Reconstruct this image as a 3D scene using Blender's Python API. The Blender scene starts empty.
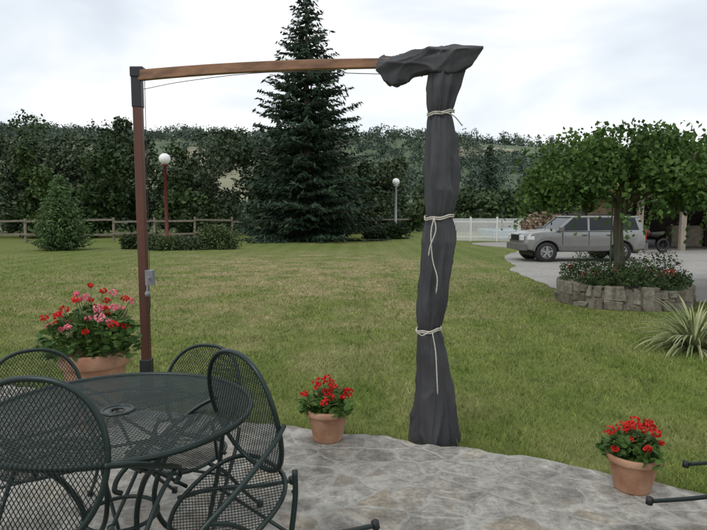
import bpy, bmesh, math, numpy as np
from mathutils import Vector, Matrix, noise as mnoise
rng=np.random.default_rng(7)
S=bpy.context.scene
R=math.radians
# ------------------------------------------------------------------ helpers
def link(o,parent=None):
    S.collection.objects.link(o)
    if parent is not None: o.parent=parent
    return o
def empty(name,loc=(0,0,0),rot=(0,0,0)):
    e=bpy.data.objects.new(name,None); e.location=loc; e.rotation_euler=rot; e.empty_display_size=.2
    return link(e)
def catmull(P,n=6,closed=False):
    P=[np.array(p,float) for p in P]; out=[]; N=len(P)
    rngi=range(N) if closed else range(N-1)
    for i in rngi:
        p1=P[i];p2=P[(i+1)%N]
        p0=P[(i-1)%N] if (closed or i>0) else p1*2-p2
        p3=P[(i+2)%N] if (closed or i+2<N) else p2*2-p1
        for k in range(n):
            t=k/n
            out.append(.5*((2*p1)+(-p0+p2)*t+(2*p0-5*p1+4*p2-p3)*t*t+(-p0+3*p1-3*p2+p3)*t**3))
    if not closed: out.append(P[-1])
    return out
class B:
    def __init__(s): s.v=[];s.f=[]
    def add(s,vs,fs):
        b=len(s.v); s.v.extend([tuple(map(float,p)) for p in vs]); s.f.extend([tuple(b+i for i in f) for f in fs])
    def tube(s,P,r,seg=8,closed=False,cap=True):
        P=[np.array(p,float) for p in P];N=len(P)
        rr=r if hasattr(r,'__len__') else [r]*N
        T=[]
        for i in range(N):
            a=P[(i-1)%N] if (closed or i>0) else P[i]; b=P[(i+1)%N] if (closed or i<N-1) else P[i]
            d=b-a; T.append(d/(np.linalg.norm(d)+1e-12))
        up=np.array([0,0,1.]) if abs(T[0][2])<.9 else np.array([1.,0,0])
        n=np.cross(T[0],up);n/=np.linalg.norm(n)
        vs=[]
        for i in range(N):
            n=n-T[i]*np.dot(n,T[i]);n/=np.linalg.norm(n)+1e-12; b=np.cross(T[i],n)
            for k in range(seg):
                a=2*math.pi*k/seg; vs.append(P[i]+(n*math.cos(a)+b*math.sin(a))*rr[i])
        fs=[]
        for i in range(N if closed else N-1):
            j=(i+1)%N
            for k in range(seg):
                l=(k+1)%seg; fs.append((i*seg+k,i*seg+l,j*seg+l,j*seg+k))
        if cap and not closed:
            fs.append(tuple(range(seg-1,-1,-1))); fs.append(tuple((N-1)*seg+k for k in range(seg)))
        s.add(vs,fs)
    def box(s,c,d,rotz=0,M=None):
        x,y,z=d[0]/2,d[1]/2,d[2]/2
        vs=[np.array((a*x,b*y,e*z)) for a in(-1,1) for b in(-1,1) for e in(-1,1)]
        if M is not None: vs=[np.array(M@Vector(v)) for v in vs]
        if rotz:
            cc,ss=math.cos(rotz),math.sin(rotz); vs=[np.array((v[0]*cc-v[1]*ss,v[0]*ss+v[1]*cc,v[2])) for v in vs]
        vs=[v+np.array(c) for v in vs]
        s.add(vs,[(0,1,3,2),(4,6,7,5),(0,4,5,1),(2,3,7,6),(0,2,6,4),(1,5,7,3)])
    def beam(s,a,b,w,h):
        a=Vector(a);b=Vector(b);d=b-a;M=d.to_track_quat('X','Z').to_matrix()
        s.box((a+b)/2,(d.length,w,h),M=M)
    def lathe(s,prof,c=(0,0,0),seg=32,axis='z'):
        vs=[]
        for r,z in prof:
            for k in range(seg):
                a=2*math.pi*k/seg
                p=(r*math.cos(a),r*math.sin(a),z)
                if axis=='y': p=(p[0],p[2],p[1])
                if axis=='x': p=(p[2],p[0],p[1])
                vs.append((p[0]+c[0],p[1]+c[1],p[2]+c[2]))
        fs=[]
        for i in range(len(prof)-1):
            for k in range(seg):
                l=(k+1)%seg; fs.append((i*seg+k,i*seg+l,(i+1)*seg+l,(i+1)*seg+k))
        s.add(vs,fs)
    def obj(s,name,mat,parent=None,smooth=False,bevel=0,loc=None):
        me=bpy.data.meshes.new(name); me.from_pydata(s.v,[],s.f); me.update()
        if smooth: me.polygons.foreach_set('use_smooth',[True]*len(me.polygons))
        o=bpy.data.objects.new(name,me); me.materials.append(mat); link(o,parent)
        if loc: o.location=loc
        if bevel:
            m=o.modifiers.new('bevel','BEVEL'); m.width=bevel; m.segments=2; m.limit_method='ANGLE'; m.angle_limit=R(35)
        return o
def poly_mesh(name,V,k,mat,parent=None):
    V=np.asarray(V,np.float32).reshape(-1,3); n=len(V)//k
    me=bpy.data.meshes.new(name); me.vertices.add(len(V)); me.vertices.foreach_set('co',V.ravel())
    me.loops.add(n*k); me.loops.foreach_set('vertex_index',np.arange(n*k,dtype=np.int32))
    me.polygons.add(n); me.polygons.foreach_set('loop_start',np.arange(0,n*k,k,dtype=np.int32))
    me.update(calc_edges=True); me.validate()
    o=bpy.data.objects.new(name,me); me.materials.append(mat); return link(o,parent)
def unit(v): return v/(np.linalg.norm(v,axis=-1,keepdims=True)+1e-9)
def diamonds(C,size,aspect=.6,D=None,spread=1.0):
    n=len(C); size=np.broadcast_to(np.asarray(size,float),(n,))[:,None]
    r=unit(rng.normal(size=(n,3)))
    a=r if D is None else unit(D+r*spread)
    b=unit(np.cross(a,unit(rng.normal(size=(n,3)))))
    return np.stack([C-a*size,C-b*size*aspect,C+a*size,C+b*size*aspect],1).reshape(-1,3)
# ------------------------------------------------------------------ materials
def new_mat(name):
    m=bpy.data.materials.new(name); m.use_nodes=True; nt=m.node_tree
    return m,nt,nt.nodes['Principled BSDF'],nt.nodes['Material Output']
def N(nt,t,**kw):
    n=nt.nodes.new(t)
    for k,v in kw.items():
        if k in n.inputs: n.inputs[k].default_value=v
        else: setattr(n,k,v)
    return n
def mixc(nt,fac,a,b,blend='MIX'):
    n=nt.nodes.new('ShaderNodeMix'); n.data_type='RGBA'; n.blend_type=blend
    for sock,val in((n.inputs[0],fac),(n.inputs[6],a),(n.inputs[7],b)):
        if hasattr(val,'links'): nt.links.new(val,sock)
        elif isinstance(val,(int,float)): sock.default_value=val
        else: sock.default_value=(*val[:3],1)
    return n.outputs[2]
def ramp(nt,inp,stops):
    n=nt.nodes.new('ShaderNodeValToRGB'); e=n.color_ramp.elements
    while len(e)<len(stops): e.new(.5)
    for i,(p,c) in enumerate(stops):
        e[i].position=p; e[i].color=(c,c,c,1) if isinstance(c,(int,float)) else (*c,1)
    nt.links.new(inp,n.inputs[0]); return n.outputs[0]
def pos(nt,scale=(1,1,1),obj=False):
    if obj:
        t=nt.nodes.new('ShaderNodeTexCoord').outputs['Object']
    else: t=nt.nodes.new('ShaderNodeNewGeometry').outputs['Position']
    m=nt.nodes.new('ShaderNodeMapping'); m.inputs['Scale'].default_value=scale
    nt.links.new(t,m.inputs[0]); return m.outputs[0]
def noise(nt,vec,scale,detail=4,rough=.55):
    n=N(nt,'ShaderNodeTexNoise',Scale=scale,Detail=detail,Roughness=rough); nt.links.new(vec,n.inputs['Vector']); return n.outputs['Fac']
def bump(nt,bs,h,strength=.3,dist=.01):
    n=N(nt,'ShaderNodeBump',Strength=strength,Distance=dist); nt.links.new(h,n.inputs['Height']); nt.links.new(n.outputs[0],bs.inputs['Normal'])
def simple(name,c,rough=.5,metal=0,var=.12,scale=8,bstr=0,bscale=60,c2=None,stretch=(1,1,1)):
    m,nt,bs,_=new_mat(name); v=pos(nt,stretch,True)
    f=ramp(nt,noise(nt,v,scale),[(.3,0.),(.7,1.)])
    a=tuple(x*(1-var) for x in c); b=c2 if c2 else tuple(min(1,x*(1+var)) for x in c)
    nt.links.new(mixc(nt,f,a,b),bs.inputs['Base Color'])
    bs.inputs['Roughness'].default_value=rough; bs.inputs['Metallic'].default_value=metal
    if bstr: bump(nt,bs,noise(nt,v,bscale),bstr,.01)
    return m
def foliage(name,dark,light,trans=.25,nscale=.8,rough=.6,nw=.4):
    m,nt,bs,out=new_mat(name); g=nt.nodes.new('ShaderNodeNewGeometry')
    v=pos(nt); f=noise(nt,v,nscale,1)
    f=ramp(nt,f,[(.35,0.),(.65,1.)])
    mm=N(nt,'ShaderNodeMath',operation='MULTIPLY_ADD'); nt.links.new(g.outputs['Random Per Island'],mm.inputs[0]); mm.inputs[1].default_value=1-nw
    m2=N(nt,'ShaderNodeMath',operation='MULTIPLY'); nt.links.new(f,m2.inputs[0]); m2.inputs[1].default_value=nw
    nt.links.new(m2.outputs[0],mm.inputs[2])
    c=mixc(nt,mm.outputs[0],dark,light); nt.links.new(c,bs.inputs['Base Color']); bs.inputs['Roughness'].default_value=rough
    bs.inputs['Specular IOR Level'].default_value=.2
    if trans>0:
        t=nt.nodes.new('ShaderNodeBsdfTranslucent'); nt.links.new(c,t.inputs[0])
        ms=nt.nodes.new('ShaderNodeMixShader'); ms.inputs[0].default_value=trans
        nt.links.new(bs.outputs[0],ms.inputs[1]); nt.links.new(t.outputs[0],ms.inputs[2]); nt.links.new(ms.outputs[0],out.inputs[0])
    return m
def flat_metal(name,c,rough,metal):
    m,nt,bs,_=new_mat(name); g=nt.nodes.new('ShaderNodeNewGeometry')
    nt.links.new(mixc(nt,g.outputs['Random Per Island'],tuple(x*.8 for x in c),tuple(x*1.25 for x in c)),bs.inputs['Base Color'])
    bs.inputs['Roughness'].default_value=rough; bs.inputs['Metallic'].default_value=metal; return m
M_metal=flat_metal('green_black_metal',(.009,.020,.017),.35,.3)
M_mesh=flat_metal('mesh_metal',(.011,.022,.018),.45,.2)
M_rubber=simple('rubber',(.012,.012,.013),.6)
M_terra=simple('terracotta',(.32,.145,.08),.85,0,.18,7,.3,60,c2=(.45,.27,.17))
M_wood=simple('stained_wood',(.07,.022,.012),.45,0,.3,6,.15,40,c2=(.11,.038,.019),stretch=(1,1,.15))
M_woodarm=simple('arm_wood',(.17,.075,.032),.5,0,.3,5,.15,40,c2=(.30,.15,.075),stretch=(.4,2,4))
M_darkmetal=simple('bracket_metal',(.035,.035,.038),.45,.5)
M_rope=simple('rope',(.5,.47,.4),.9,0,.2,80,.5,200)
M_plast=simple('grey_plastic',(.2,.2,.21),.5)
M_white=simple('white_paint',(.75,.75,.73),.5,0,.06)
M_greywood=simple('weathered_wood',(.2,.17,.13),.85,0,.3,5,.3,30)
M_soil=simple('soil',(.05,.035,.025),.95,0,.4,15,.5,40)
M_bark=simple('bark',(.11,.085,.065),.9,0,.4,12,.8,25,stretch=(1,1,.3))
M_ger=foliage('geranium_leaf',(.03,.07,.015),(.10,.18,.04),.2,6)
M_red=foliage('red_petals',(.42,.012,.012),(.72,.04,.03),.2,6)
M_pink=foliage('pink_petals',(.65,.10,.17),(.85,.35,.40),.2,6)
M_spr=foliage('spruce_needles',(.012,.027,.016),(.043,.075,.04),0,.7)
M_spr2=foliage('young_spruce_needles',(.035,.075,.025),(.11,.19,.06),0,1.2)
M_tree=foliage('mulberry_leaves',(.020,.050,.010),(.105,.185,.040),.2,1.6)
M_far=foliage('far_leaves',(.010,.023,.009),(.045,.070,.025),0,.22,nw=.55)
M_far2=foliage('pale_leaves',(.025,.043,.022),(.088,.115,.058),0,.25,nw=.5)
M_far3=foliage('green_leaves',(.018,.038,.012),(.070,.110,.032),0,.25,nw=.5)
M_mid=foliage('mid_leaves',(.025,.048,.020),(.085,.120,.048),0,.09,nw=.6)
M_mid2=foliage('mid_dark_leaves',(.016,.032,.014),(.055,.085,.035),0,.09,nw=.6)
M_hillf=foliage('hazed_hill_leaves',(.045,.070,.052),(.080,.112,.075),0,.02,nw=.6)  # lighter, bluer leaf tones: aerial haze painted into the base colour
M_shrub=foliage('shrub_leaves',(.03,.052,.018),(.09,.125,.045),0,1)
M_yucca=foliage('striped_leaves',(.10,.15,.05),(.46,.46,.26),.15,3)
def lawn_mat(name,mul=1.,isl=False):
    m,nt,bs,out=new_mat(name); v=pos(nt)
    big=ramp(nt,noise(nt,v,.28,3,.62),[(.38,0.),(.62,1.)])
    mp=nt.nodes.new('ShaderNodeMapping'); mp.vector_type='TEXTURE'; mp.inputs['Location'].default_value=(-1.6,17,-.2); mp.inputs['Scale'].default_value=(8,12,5)
    g0=nt.nodes.new('ShaderNodeNewGeometry'); nt.links.new(g0.outputs['Position'],mp.inputs[0])
    gr=nt.nodes.new('ShaderNodeTexGradient'); gr.gradient_type='SPHERICAL'; nt.links.new(mp.outputs[0],gr.inputs[0])
    med=noise(nt,v,1.1,4,.75)
    a=N(nt,'ShaderNodeMath',operation='MULTIPLY_ADD'); nt.links.new(gr.outputs['Fac'],a.inputs[0]); a.inputs[1].default_value=1.25
    b=N(nt,'ShaderNodeMath',operation='MULTIPLY'); nt.links.new(big,b.inputs[0]); b.inputs[1].default_value=.38; nt.links.new(b.outputs[0],a.inputs[2])
    c=N(nt,'ShaderNodeMath',operation='MULTIPLY'); c.use_clamp=True; nt.links.new(a.outputs[0],c.inputs[0])
    mr=ramp(nt,med,[(.40,.12),(.60,1.)]); nt.links.new(mr,c.inputs[1])
    ff=ramp(nt,noise(nt,pos(nt,(1,.6,1)),9,2 if isl else 4,.75),[(.3,0.),(.7,1.)])
    green=mixc(nt,ff,(.072*mul,.104*mul,.022*mul),(.140*mul,.180*mul,.040*mul))
    wv=N(nt,'ShaderNodeTexWave',Scale=.32,Distortion=1.6,Detail=1); wv.bands_direction='X'
    nt.links.new(pos(nt,(1,.3,1)),wv.inputs[0])
    wf=ramp(nt,wv.outputs['Fac'],[(.3,0.),(.7,.3)])
    green=mixc(nt,wf,green,(.18*mul,.20*mul,.060*mul))
    straw=mixc(nt,ff,(.18*mul,.155*mul,.075*mul),(.33*mul,.28*mul,.15*mul))
    col=mixc(nt,c.outputs[0],green,straw)
    if isl:
        ri=ramp(nt,g0.outputs['Random Per Island'],[(0.,.6),(1.,1.4)])
        col=mixc(nt,1.,col,ri,'MULTIPLY')
    nt.links.new(col,bs.inputs['Base Color']); bs.inputs['Roughness'].default_value=.85; bs.inputs['Specular IOR Level'].default_value=.12
    if not isl: bump(nt,bs,noise(nt,v,22,3,.8),.8,.04)
    return m
M_lawn=lawn_mat('lawn'); M_blade=lawn_mat('grass_blades',1.45,True)
def flag():
    m,nt,bs,out=new_mat('flagstones'); v=pos(nt)
    nz=N(nt,'ShaderNodeTexNoise',Scale=4.5,Detail=4); nt.links.new(v,nz.inputs[0])
    vm=N(nt,'ShaderNodeVectorMath',operation='MULTIPLY_ADD'); nt.links.new(nz.outputs['Color'],vm.inputs[0]); vm.inputs[1].default_value=(.16,.16,0); nt.links.new(v,vm.inputs[2])
    fl=N(nt,'ShaderNodeVectorMath',operation='MULTIPLY'); nt.links.new(vm.outputs[0],fl.inputs[0]); fl.inputs[1].default_value=(1,1.2,0)
    vo=N(nt,'ShaderNodeTexVoronoi',Scale=4.6,Randomness=1.); nt.links.new(fl.outputs[0],vo.inputs['Vector'])
    ve=N(nt,'ShaderNodeTexVoronoi',Scale=4.6,Randomness=1.); ve.feature='DISTANCE_TO_EDGE'; nt.links.new(fl.outputs[0],ve.inputs['Vector'])
    sep=nt.nodes.new('ShaderNodeSeparateColor'); nt.links.new(vo.outputs['Color'],sep.inputs[0])
    n1=noise(nt,v,9,8,.75); n2=noise(nt,v,1.6,3,.6); n3=noise(nt,v,34,5,.8)
    base=ramp(nt,sep.outputs[0],[(0.,(.235,.225,.205)),(.35,(.30,.29,.27)),(.7,(.355,.345,.32)),(1.,(.30,.265,.215))])
    mott=ramp(nt,n1,[(.32,(.48,.47,.47)),(.5,(.93,.92,.90)),(.66,(1.42,1.40,1.34))])
    st=mixc(nt,1.,base,mott,'MULTIPLY')
    st=mixc(nt,1.,st,ramp(nt,n3,[(.35,.72),(.62,1.18)]),'MULTIPLY')
    st=mixc(nt,ramp(nt,noise(nt,v,5,4,.7),[(.54,0.),(.68,.55)]),st,(.20,.165,.12))
    mort=mixc(nt,ramp(nt,n1,[(.35,0.),(.65,1.)]),(.27,.26,.235),(.46,.445,.41))
    jw=N(nt,'ShaderNodeMath',operation='MULTIPLY_ADD'); nt.links.new(n3,jw.inputs[0]); jw.inputs[1].default_value=-.10; nt.links.new(ve.outputs['Distance'],jw.inputs[2])
    ed=ramp(nt,jw.outputs[0],[(.0,.85),(.045,0.)])
    col=mixc(nt,ed,st,mort)
    dirt=ramp(nt,n2,[(.32,(.70,.69,.67)),(.62,(1.10,1.10,1.08))]); col=mixc(nt,1.,col,dirt,'MULTIPLY')
    nt.links.new(col,bs.inputs['Base Color']); bs.inputs['Roughness'].default_value=.8; bs.inputs['Specular IOR Level'].default_value=.35
    hh=ramp(nt,ve.outputs['Distance'],[(.01,0.),(.09,1.)])
    ad=N(nt,'ShaderNodeMath',operation='MULTIPLY_ADD'); nt.links.new(n1,ad.inputs[0]); ad.inputs[1].default_value=1.5; nt.links.new(hh,ad.inputs[2])
    bump(nt,bs,ad.outputs[0],.9,.014); return m
M_flag=flag()
def gravel():
    m,nt,bs,_=new_mat('gravel'); v=pos(nt)
    c=mixc(nt,ramp(nt,noise(nt,v,14,5,.8),[(.35,0.),(.65,1.)]),(.20,.19,.175),(.36,.345,.32))
    c=mixc(nt,ramp(nt,noise(nt,v,.6,4),[(.45,0.),(.7,.6)]),c,(.18,.18,.14))
    nt.links.new(c,bs.inputs['Base Color']); bs.inputs['Roughness'].default_value=.9; bump(nt,bs,noise(nt,v,50,3),.5,.02); return m
M_gravel=gravel()
def stone():
    m,nt,bs,_=new_mat('planter_stone'); g=nt.nodes.new('ShaderNodeNewGeometry'); v=pos(nt)
    c=ramp(nt,g.outputs['Random Per Island'],[(0.,(.14,.12,.09)),(.5,(.21,.185,.14)),(1.,(.27,.25,.205))])
    c=mixc(nt,1.,c,ramp(nt,noise(nt,v,9,6,.7),[(.32,(.4,.4,.37)),(.65,(1.25,1.25,1.22))]),'MULTIPLY')
    nt.links.new(c,bs.inputs['Base Color']); bs.inputs['Roughness'].default_value=.9; bump(nt,bs,noise(nt,v,25,6,.7),.9,.03); return m
M_stone=stone()
# ------------------------------------------------------------------ camera, world, sun
cam=bpy.data.cameras.new('camera'); co=bpy.data.objects.new('camera',cam); link(co)
cam.lens=29.53; cam.sensor_width=36; cam.clip_end=6000; cam.clip_start=.05
co.location=(0,0,1.5); co.rotation_euler=(R(90-5.3),0,0); S.camera=co
S.view_settings.view_transform='Standard'; S.view_settings.look='None'; S.view_settings.exposure=0
w=bpy.data.worlds.new("World"); S.world=w; w.use_nodes=True; nt=w.node_tree
bg=nt.nodes['Background']; sky=nt.nodes.new('ShaderNodeTexSky'); sky.sky_type='NISHITA'; sky.sun_disc=False
sky.sun_elevation=R(55); sky.sun_rotation=R(-140); sky.air_density=1
nt.links.new(sky.outputs[0],bg.inputs[0]); bg.inputs[1].default_value=.12
tc=nt.nodes.new('ShaderNodeTexCoord'); mp=nt.nodes.new('ShaderNodeMapping'); mp.inputs['Scale'].default_value=(1,1,2.8); nt.links.new(tc.outputs['Generated'],mp.inputs[0])
n=N(nt,'ShaderNodeTexNoise',Scale=2.1,Detail=4,Roughness=.52,Distortion=.35); nt.links.new(mp.outputs[0],n.inputs[0])
cl=ramp(nt,n.outputs['Fac'],[(.30,(.66,.72,.80)),(.46,(.81,.86,.915)),(.62,(1.06,1.07,1.08))])
bg2=nt.nodes.new('ShaderNodeBackground'); nt.links.new(cl,bg2.inputs[0]); bg2.inputs[1].default_value=1.12
ms=nt.nodes.new('ShaderNodeMixShader'); ms.inputs[0].default_value=.92
nt.links.new(bg.outputs[0],ms.inputs[1]); nt.links.new(bg2.outputs[0],ms.inputs[2]); nt.links.new(ms.outputs[0],nt.nodes['World Output'].inputs[0])
sl=bpy.data.lights.new('sun','SUN'); sl.energy=1.2; sl.angle=R(25); sl.color=(1,.97,.92)
so=bpy.data.objects.new('sun',sl); link(so)
az=R(-140); el=R(55)
sd=Vector((math.sin(az)*math.cos(el),math.cos(az)*math.cos(el),math.sin(el)))
so.rotation_euler=(-sd).to_track_quat('-Z','Y').to_euler()
# ------------------------------------------------------------------ ground
def g(y):
    if y<4: return -.15
    if y<60: return -.15-.008*(y-4)
    return -.598-3.5*min(1,(y-60)/60)
xs=[-1500,-700,-300,-120,-60,-30,-15,0,15,30,60,120,300,700,1500]; ys=[-60,-20,4,20,40,60,75,90,120,300,700,1500,3000]
b=B(); b.add([(x,y,g(y)) for y in ys for x in xs],[(j*len(xs)+i,j*len(xs)+i+1,(j+1)*len(xs)+i+1,(j+1)*len(xs)+i) for j in range(len(ys)-1) for i in range(len(xs)-1)])
b.obj('ground',M_lawn)
EP=[(-7,6.75),(-4.5,5.6),(-3.2,5.0),(-1.8,4.38),(-.37,3.90),(.25,3.72),(.8,3.54),(1.42,3.25),(1.9,2.93),(3,2.35),(5,1.4)]
ex=np.array([p[0] for p in EP]); ey=np.array([p[1] for p in EP])
edge=[]
X=-7
while X<=5:
    y=float(np.interp(X,ex,ey))+.07*mnoise.noise(Vector((X*3.1,0,0)))+.05*mnoise.noise(Vector((X*11,4,0)))
    edge.append((X,y)); X+=.04
top=edge+[(5,-4),(-7,-4)]
b=B(); n0=len(top); b.add([(x,y,0) for x,y in top]+[(x,y,-.2) for x,y in top],[tuple(range(n0))[::-1]]+[(i,(i+1)%n0,n0+(i+1)%n0,n0+i) for i in range(n0)])
b.obj('patio',M_flag)
DP=[(5.3,19.3),(4.75,17.5),(4.55,14.5),(4.6,12.6),(5.3,11.6),(6.9,10.5),(9,9.9),(16,9),(40,12),(40,38),(9.5,36),(8,28),(6,23)]
D2=[tuple(p[:2]) for p in catmull([(*p,0) for p in DP],8,True)]
D2=[(x+.22*mnoise.noise(Vector((x*.9,y*.9,0))),y+.22*mnoise.noise(Vector((x*.9,y*.9,5)))) for x,y in D2]
b=B(); b.add([(x,y,g(y)+.006) for x,y in D2],[tuple(range(len(D2)))]); b.obj('driveway',M_gravel)
def inpoly(px,py,P):
    P=np.array(P); ins=np.zeros(len(px),bool); j=len(P)-1
    for i in range(len(P)):
        xi,yi=P[i];xj,yj=P[j]
        c=((yi>py)!=(yj>py))&(px<(xj-xi)*(py-yi)/(yj-yi+1e-12)+xi); ins^=c; j=i
    return ins
nb=300000
Y=2.4*(34/2.4)**(rng.random(nb)**.95); Xg=(rng.random(nb)*2-1)*(.66*Y+.6)
eyi=np.interp(Xg,ex,ey)
k=(Y>eyi+.01)&(~inpoly(Xg,Y,D2))&(((Xg-5.05)**2+(Y-10.85)**2)>1.25**2)&(rng.random(nb)<np.clip(1.15-(Y-7)/24,0,1))
Y=Y[k];Xg=Xg[k];n=len(Y)
clump=np.array([mnoise.noise(Vector((x*2.2,y*2.2,0))) for x,y in zip(Xg,Y)])
hgt=(.022+.026*rng.random(n))*(1+.7*clump)+(rng.random(n)<.03)*.03
near=(Y-np.interp(Xg,ex,ey))<.12; hgt[near]*=1.9+1.6*rng.random(near.sum())
hgt*=np.clip(1-(Y-12)/40,.5,1)
wd=.0024*np.clip(Y/4.0,1,4)*(.7+.6*rng.random(n))
z0=np.where(Y<4,-.15,-.15-.008*(Y-4))
a=rng.random(n)*2*math.pi; lean=rng.normal(size=(n,2))*.65*hgt[:,None]
P0=np.stack([Xg-np.cos(a)*wd,Y-np.sin(a)*wd,z0-.003],1);P1=np.stack([Xg+np.cos(a)*wd,Y+np.sin(a)*wd,z0-.003],1)
P2=np.stack([Xg+lean[:,0],Y+lean[:,1],z0+hgt],1)
poly_mesh('lawn_grass',np.stack([P0,P1,P2],1),3,M_blade)
# tufts growing against the patio edge (same lawn, taller)
nt_=9000; Xt=-3.5+5.8*rng.random(nt_); dt=.16*rng.random(nt_)**1.5; keep=np.array([mnoise.noise(Vector((x*4,2,0)))>-.12 for x in Xt]); Xt=Xt[keep]; dt=dt[keep]
Yt=np.interp(Xt,ex,ey)+.035+dt; n=len(Xt); ht=.10+.10*rng.random(n); a=rng.random(n)*6.28; ln=rng.normal(size=(n,2))*.035; wd=.0026
P0=np.stack([Xt-np.cos(a)*wd,Yt-np.sin(a)*wd,np.full(n,-.152)],1);P1=np.stack([Xt+np.cos(a)*wd,Yt+np.sin(a)*wd,np.full(n,-.152)],1);P2=np.stack([Xt+ln[:,0],Yt+ln[:,1],-.15+ht],1)
poly_mesh('edge_grass',np.stack([P0,P1,P2],1),3,M_blade)
# ------------------------------------------------------------------ hills
def hillz(x,y):
    ridge=(72-.06*x if x>0 else 72-.0*x)+7*mnoise.noise(Vector((x*.006,3,0)))
    t=min(1,max(0,(y-130)/420)); t=t*t*(3-2*t)
    return -6+ridge*t+5*mnoise.noise(Vector((x*.012,y*.012,0)))*t-max(0,(y-600))*.1
b=B(); hx=np.linspace(-700,800,76); hy=np.linspace(110,760,40)
b.add([(x,y,hillz(x,y)) for y in hy for x in hx],[(j*76+i,j*76+i+1,(j+1)*76+i+1,(j+1)*76+i) for j in range(39) for i in range(75)])
m,nt,bs,_=new_mat('hazed_hill_fields'); v=pos(nt,(1,.5,0))
vo=N(nt,'ShaderNodeTexVoronoi',Scale=.013); nt.links.new(v,vo.inputs['Vector']); sp=nt.nodes.new('ShaderNodeSeparateColor'); nt.links.new(vo.outputs['Color'],sp.inputs[0])
c=ramp(nt,sp.outputs[0],[(0.,(.07,.10,.055)),(.5,(.10,.135,.07)),(.8,(.13,.16,.09)),(1.,(.27,.24,.16))])  # greyed field tones, distance haze is put into these colours
c=mixc(nt,1.,c,ramp(nt,noise(nt,v,.05,4),[(.3,.8),(.7,1.15)]),'MULTIPLY'); nt.links.new(c,bs.inputs['Base Color']); bs.inputs['Roughness'].default_value=1
b.obj('hills',m,smooth=True)
def crowns(trees,nleaf,size,nl=9):
    out=[]
    for x,y,z,h,r in trees:
        th=rng.random(nl)*2*math.pi; rr=np.sqrt(rng.random(nl))*.66*r; zz=z+h*(.2+.68*rng.random(nl)); sh=1-.55*np.clip((zz-z)/h-.45,0,1)/.5
        L=np.stack([x+np.cos(th)*rr*sh,y+np.sin(th)*rr*sh,zz],1); lr=r*(.22+.24*rng.random(nl))
        i=rng.integers(0,nl,nleaf); d=unit(rng.normal(size=(nleaf,3)))
        C=L[i]+d*(lr[i]*(.66+.55*rng.random(nleaf)**1.5))[:,None]*np.array([1,1,.85])
        C[:,2]=np.maximum(C[:,2],z+.1)
        out.append(diamonds(C,size*(.5+.9*rng.random(nleaf)),.6))
    return np.concatenate(out)
T=[]
for i in range(3000):
    y=150+440*rng.random()**.8; x=(rng.random()*2-1)*(.68*y+20)
    dens=mnoise.noise(Vector((x*.013,y*.022,7)))
    if dens<-.16 : continue
    h=6+6*rng.random(); T.append((x,y,hillz(x,y)-1,h,h*.62))
for i in range(650):
    y=515+75*rng.random(); x=(rng.random()*2-1)*(.68*y+20); h=8+6*rng.random(); T.append((x,y,hillz(x,y)-2,h,h*.8))
poly_mesh('hill_woodland',crowns(T,75,.72,6),4,M_hillf)
prof=lambda x:np.interp(x,[-60,-38,-33,-29.5,-27,-22,-19,-15,-12,-9,0,6],[15.2,15.0,14.4,12.0,11.0,12.1,10.8,8.4,10.6,11.4,9,6])
TT=[[],[],[]]
for i in range(44):
    x=-60+64*(i+rng.random())/44; y=46+14*rng.random(); h=prof(x*52/y)*y/52*(.72+.33*rng.random()); TT[int(rng.choice(3,p=[.55,.17,.28]))].append((x,y,-.9,h,2.3+2.4*rng.random()))
for i in range(34):
    x=-50+50*rng.random(); y=41+4*rng.random(); h=2.0+5.4*rng.random()**1.3; TT[int(rng.integers(0,3))].append((x,y,-.6,h,1.3+1.6*rng.random()))
for T_,mm_ in zip(TT,(M_far,M_far2,M_far3)): poly_mesh('distant_trees',crowns(T_,2700,.175,13),4,mm_)
for mm_,cnt in((M_mid,42),(M_mid2,34)):
    T=[]
    for i in range(cnt):
        y=58+45*rng.random(); x=-4+(.75*y+6)*rng.random(); h=(2.2+4.2*rng.random()**1.3)*y/75; T.append((x,y,g(y),h+1.5,1.6+1.9*rng.random()))
    for i in range(20):
        y=100+70*rng.random(); x=-90+190*rng.random(); h=4+4.5*rng.random(); T.append((x,y,g(y)-1,h+2,3+2.5*rng.random()))
    poly_mesh('hedgerow_trees',crowns(T,1100,.26),4,mm_)
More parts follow.
